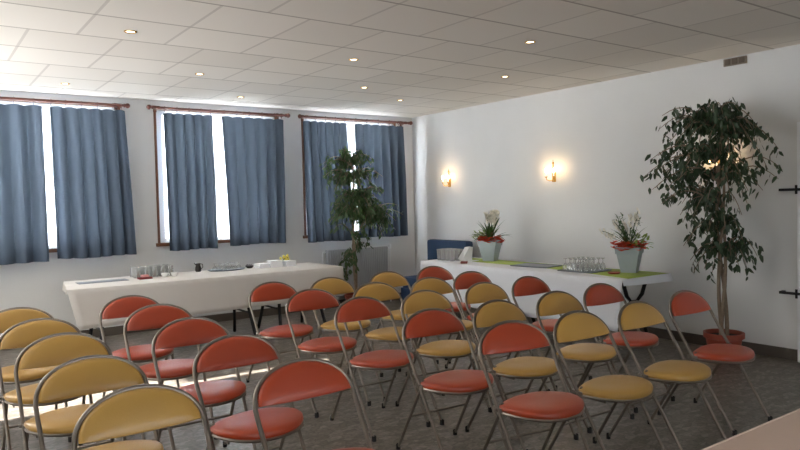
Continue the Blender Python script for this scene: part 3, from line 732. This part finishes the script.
def planter(loc, rz, label, kind, seed):
    rnd = random.Random(seed)
    t = thing('flower_planter', label, 'plant', loc, rz); t.scale = (1.13, 1.13, 1.2)
    bm = bm_new(); h = .21
    def sq(w, z): return [bm.verts.new((sx*w, sy*w, z)) for sx, sy in ((-1, -1), (1, -1), (1, 1), (-1, 1))]
    prof = [(.062, 0), (.092, h-.055), (.100, h-.055), (.104, h), (.096, h), (.088, h-.03)]
    rs = [sq(w, z) for w, z in prof]
    bm.faces.new(rs[0][::-1]); bm.faces.new(rs[-1])
    for A, B in zip(rs, rs[1:]):
        for k_ in range(4): bm.faces.new((A[k_], A[(k_+1) % 4], B[(k_+1) % 4], B[k_]))
    obj('pot', bm, M['zinc'], t, smooth=False)
    # collar of red flowers
    bm = bm_new()
    for i in range(110):
        a = rnd.uniform(0, 2*PI); r = rnd.uniform(.07, .142)
        c = Vector((r*math.cos(a), r*math.sin(a), h+rnd.uniform(-.03, .035)))
        for q in range(5):
            b = q*2*PI/5; d = Vector((math.cos(b), math.sin(b), .6)); leaf(bm, c, d, Vector((0, 0, 1)), .034, .030, 0, .1)
    obj('red_blossoms', bm, M['redpetal'], t, kind='stuff', label='red blossom collar')
    # leaves
    bm = bm_new()
    def strap(p, d, L, w, droop, m_=8):
        d = Vector(d).normalized(); s = Vector((-d.y, d.x, 0)); s = s.normalized() if s.length > 1e-3 else Vector((1, 0, 0))
        prev = None
        for i in range(m_+1):
            u = i/m_; c = Vector(p)+d*L*u+Vector((0, 0, -droop*L*u**2.2)); ww = w*(math.sin(PI*min(1, .15+.85*u))**.7 if u < 1 else 0.02)
            ww = w*max(.03, (1-u**2.5))*(.5+.5*min(1, u*4))
            cur = (bm.verts.new(c-s*ww), bm.verts.new(c+Vector((0, 0, -ww*.35))), bm.verts.new(c+s*ww))
            if prev:
                bm.faces.new((prev[0], prev[1], cur[1], cur[0])); bm.faces.new((prev[1], prev[2], cur[2], cur[1]))
            prev = cur
    if kind == 'orchid':
        for i in range(40):
            a = rnd.uniform(0, 2*PI); el = rnd.uniform(.3, 2.2)
            strap((0, 0, h), (math.cos(a), math.sin(a), el), rnd.uniform(.2, .36), .012, rnd.uniform(.1, .6))
    else:
        for i in range(10):
            a = rnd.uniform(0, 2*PI); strap((0, 0, h), (math.cos(a), math.sin(a), rnd.uniform(.6, 1.5)), rnd.uniform(.22, .34), .008, .3)
        for i in range(12):
            a = rnd.uniform(0, 2*PI); d0 = Vector((math.cos(a)*.5, math.sin(a)*.5, 1)).normalized(); L0 = rnd.uniform(.16, .30)
            tube(bm, [Vector((0, 0, h)), Vector((0, 0, h))+d0*L0], [.003, .0015], 5)
            for q in range(16):
                u = rnd.uniform(.2, 1); leaf(bm, Vector((0, 0, h))+d0*L0*u, rvec(rnd)+Vector((0, 0, .4)), Vector((0, 0, 1)), .035, .014, 0, .15)
    obj('leaves', bm, M['orchidleaf'], t, kind='stuff')
    bm = bm_new()
    for i in range(60):
        a = rnd.uniform(-2.6, .2) if kind != 'orchid' else rnd.uniform(1.0, 2.6); r = rnd.uniform(.05, .19)
        leaf(bm, Vector((r*math.cos(a)*.9, r*math.sin(a)*.9, h+rnd.uniform(0, .075))), rvec(rnd)+Vector((math.cos(a), math.sin(a), .7)), Vector((0, 0, 1)), .05, .026, 0, .2)
    obj('lime_foliage', bm, M['limeleaf'], t, kind='stuff', label='lime green foliage')
    # flower stalks
    bs = bm_new(); bp = bm_new()
    tips_ = [(.05, -.06, .50), (.02, .04, .46), (.07, -.01, .48), (.0, -.08, .44)] if kind == 'orchid' else [(.03, -.07, .50), (-.04, .12, .42), (-.05, .22, .34), (.0, -.02, .46), (.02, .04, .40)]
    for tx, ty, tz in tips_:
        p0 = Vector((0, 0, h)); p1 = Vector((tx, ty, tz)); pts = branch(p0, p1, .0, 6, .02)
        tube(bs, pts, .0028, 5)
        nfl = 16 if kind == 'orchid' else 9
        for q in range(nfl):
            u = rnd.uniform(.7, 1.05) if kind == 'orchid' else rnd.uniform(.62, 1.0); c = p0.lerp(p1, u)+rvec(rnd)*(.035 if kind == 'orchid' else .02)
            for w in range(5):
                b = w*2*PI/5; n0 = rvec(rnd).normalized(); leaf(bp, c, Vector((math.cos(b), math.sin(b)*.5, math.sin(b))), n0, .034, .020, 0, .05)
    obj('flower_stalks', bs, M['orchidleaf'], t, kind='stuff'); obj('white_blossoms', bp, M['petal'], t, kind='stuff', label='white blossoms')
    return t
planter((5.74, 6.10, ZT_), .42, 'square zinc planter with strappy leaves and white flowers by the glasses', 'orchid', 31)
planter((5.74, 4.11, ZT_), .42, 'square zinc planter with red flowers near the runner end', 'twiggy', 32)

# ------------------------------------------------------------ radiator and sofa
t = thing('radiator', 'grey white ribbed radiator under the corner window', 'radiator', (5.24, YW-.105, 0))
bm = bm_new()
n = 32; w = 1.04
for i in range(n):
    x = -w/2 + w*(i+.5)/n
    box(bm, x-.012, x+.012, -.045, .02, .16, .84, .005)
obj('fins', bm, M['radiator'], t)
bm = bm_new()
for z in (.19, .81): tube(bm, [(-w/2-.01, -.01, z), (w/2+.01, -.01, z)], .02, 10)
obj('header_pipes', bm, M['radiator'], t)
for s in (-1, 1):
    bm = bm_new(); tube(bm, [(s*(w/2), -.01, .81), (s*(w/2+.05), -.01, .81), (s*(w/2+.055), -.01, .78), (s*(w/2+.055), -.01, .0)], .011, 8)
    obj('pipe', bm, M['whitepaint'], t)
    obj('wall_bracket', box(bm_new(), s*.4-.015, s*.4+.015, .015, .09, .6, .64), M['radiator'], t)
bm = bm_new(); lathe(bm, [(0, 0), (.02, 0), (.024, .03), (.022, .07), (0, .075)], (w/2+.055, -.01, .80), 14); obj('thermostat_knob', bm, M['whitepaint'], t)
t = thing('sofa', 'blue upholstered sofa in the corner behind the right table', 'sofa', (5.98, 7.42, 0))
obj('seat_cushion', box(bm_new(), -.36, .14, -.40, .40, .28, .44, .04), M['blue'], t)
obj('backrest', box(bm_new(), .14, .28, -.44, .44, .28, .94, .04), M['blue'], t)
obj('base', box(bm_new(), -.36, .28, -.42, .42, .08, .28, .015), M['blue'], t)
for sx in (-.3, .22):
    for sy in (-.36, .36): obj('leg', tube(bm_new(), [(sx, sy, 0), (sx, sy, .085)], .02, 8), M['dark'], t)

# ------------------------------------------------------------ wall lamps, ceiling spots, small grille
def sconce(y, label, k_, e=.9):
    t = thing('wall_lamp', label, 'wall lamp', (XR, y, 1.80), group='brass wall lamps on the right wall')
    bm = bm_new(); box(bm, -.012, 0, -.028, .028, -.10, .02, .005); tube(bm, [(-.02, 0, -.09), (-.02, 0, .13), (-.02, 0, .17)], [.007, .007, .001], 8)
    bmesh.ops.create_uvsphere(bm, u_segments=10, v_segments=6, radius=.013, matrix=Matrix.Translation((-.02, 0, .13)))
    obj('backplate', bm, M['brass'], t)
    for s in (-1, 1):
        a = obj('arm', tube(bm_new(), [(-.01, 0, -.07), (-.05, s*.03, -.085), (-.075, s*.055, -.07), (-.08, s*.06, -.045)], .005, 8), M['brass'], t)
        obj('cup', lathe(bm_new(), [(0, -.048), (.012, -.046), (.02, -.032), (.018, -.032), (0, -.04)], (-.08, s*.06, 0), 14), M['brass'], a)
        obj('candle_tube', tube(bm_new(), [(-.08, s*.06, -.04), (-.08, s*.06, .012)], .009, 10), M['porcelain'], a)
        obj('bulb', lathe(bm_new(), [(0, .01), (.009, .016), (.014, .032), (.009, .052), (0, .07)], (-.08, s*.06, 0), 12), M['bulb'], a)
        l = bpy.data.lights.new('lamp_glow', 'POINT'); l.energy = e; l.color = (1, .68, .36); l.shadow_soft_size = .02
        lo = bpy.data.objects.new('lamp_glow', l); COL.objects.link(lo); lo.parent = t; lo.location = (-.105, s*.06, .05)
    return t
sconce(7.60, 'lit brass wall lamp nearest the corner', 0)
sconce(5.62, 'lit brass wall lamp between the two planters', 1)
sconce(3.52, 'lit brass wall lamp hidden behind the tall ficus', 2, .5)
spots = [((1.36, 5.25), 'recessed ceiling spot at the upper left, largest of the lit spots'), ((2.35, 6.59), 'recessed ceiling spot between the leftmost and middle windows'),
         ((1.34, 7.75), 'recessed ceiling spot just above the leftmost window'), ((3.26, 7.76), 'recessed ceiling spot just above the middle window'),
         ((3.31, 5.27), 'recessed ceiling spot near the centre of the ceiling'), ((4.21, 6.49), 'recessed ceiling spot before the corner window, left of the corner'),
         ((5.13, 7.07), 'recessed ceiling spot nearest the room corner'), ((4.22, 3.96), 'recessed ceiling spot nearest the camera above the red chairs'), ((5.16, 5.21), 'recessed ceiling spot nearest the two visible wall lamps')]
first = None
for (x, y), lab in spots:
    if first is None:
        first = thing('ceiling_spot', lab, 'ceiling light', (x, y, H), group='recessed ceiling spots')
        obj('ring', lathe(bm_new(), [(.032, 0), (.046, 0), (.046, -.004), (.040, -.007), (.032, -.004), (.030, .0)], n=24), M['brass'], first)
        obj('lamp', lathe(bm_new(), [(0, -.003), (.022, -.003), (.031, -.0008)], n=20), M['spot'], first)
        l = bpy.data.lights.new('spot_beam', 'SPOT'); l.energy = 6; l.color = (1, .83, .62); l.spot_size = 1.5; l.spot_blend = .8; l.shadow_soft_size = .03
        lo = bpy.data.objects.new('spot_beam', l); COL.objects.link(lo); lo.parent = first; lo.location = (0, 0, -.02)
    else: dup(first, (x, y, H), None, lab)
t = thing('vent_grille', 'small taupe wall grille under the ceiling above the ficus', 'vent', (XR, 3.37, 2.755))
obj('housing', box(bm_new(), -.02, 0, -.11, .11, -.035, .035, .004), M['grille'], t)
for i in range(3): obj('slot_cover', box(bm_new(), -.028, -.02, -.095+.068*i, -.045+.068*i, -.026, .026, .003), mat('brown_plastic', (96, 84, 72), .6), t)

# ------------------------------------------------------------ light
w = bpy.data.worlds.new('sky'); S.world = w; w.use_nodes = True
bg = w.node_tree.nodes['Background']; bg.inputs[0].default_value = (.90, .95, 1, 1); bg.inputs[1].default_value = 6.0
def area(loc, rot, sx, sy, e, col, spread=PI):
    l = bpy.data.lights.new('daylight_fill', 'AREA'); l.shape = 'RECTANGLE'; l.size = sx; l.size_y = sy; l.energy = e; l.color = col; l.spread = spread
    o = bpy.data.objects.new('daylight_fill', l); COL.objects.link(o); o.location = loc; o.rotation_euler = rot
    return o
for i, (p, q, z0, z1) in enumerate(BL):
    area((XL-.02, (p+q)/2, (z0+z1)/2), (0, -PI/2-1.0, 0), z1-z0, q-p, (6, 85, 270)[i], (.97, .985, 1), 2.3)  # fill lamps added inside the left openings, tilted up to brighten the ceiling
for (p, q, z0, z1) in FW:
    area(((p+q)/2, YF-.30, (z0+z1)/2), (PI/2+.5, 0, 0), q-p, z1-z0, 7, (1, .92, .82), 2.6)  # warm fill lamps added behind the camera, outside the made-up rear openings
for a, b in wins:
    area(((a+b)/2, YW+T+.03, (ZS+ZT)/2), (-PI/2, 0, 0), b-a, ZT-ZS, 230, (.90, .95, 1))
sun = bpy.data.lights.new('sun', 'SUN'); sun.energy = 70; sun.angle = .009; sun.color = (1, .95, .88)
so = bpy.data.objects.new('sun', sun); COL.objects.link(so)
dirv = Vector((math.cos(math.radians(22))*1, -.0, -math.sin(math.radians(22))))
so.rotation_euler = dirv.to_track_quat('-Z', 'Y').to_euler()

# ------------------------------------------------------------ camera
f, yaw, pitch, roll = 677.92, .623246, .0341352, -.0225781
F = Vector((math.sin(yaw)*math.cos(pitch), math.cos(yaw)*math.cos(pitch), -math.sin(pitch)))
R = Vector((math.cos(yaw), -math.sin(yaw), 0)); U = R.cross(F)
c, s = math.cos(roll), math.sin(roll); R2 = c*R+s*U; U2 = -s*R+c*U
cam = bpy.data.cameras.new('camera'); cam.sensor_width = 36; cam.lens = f*36/800; cam.clip_start = .05
co = bpy.data.objects.new('camera', cam); COL.objects.link(co); S.camera = co
mw = Matrix((R2, U2, -F)).transposed().to_4x4(); mw.translation = Vector((0, 0, 1.5)); co.matrix_world = mw
S.view_settings.view_transform = 'Standard'; S.view_settings.look = 'None'; S.view_settings.gamma = 1; S.view_settings.use_curve_mapping = False
S.view_settings.exposure = 0.40
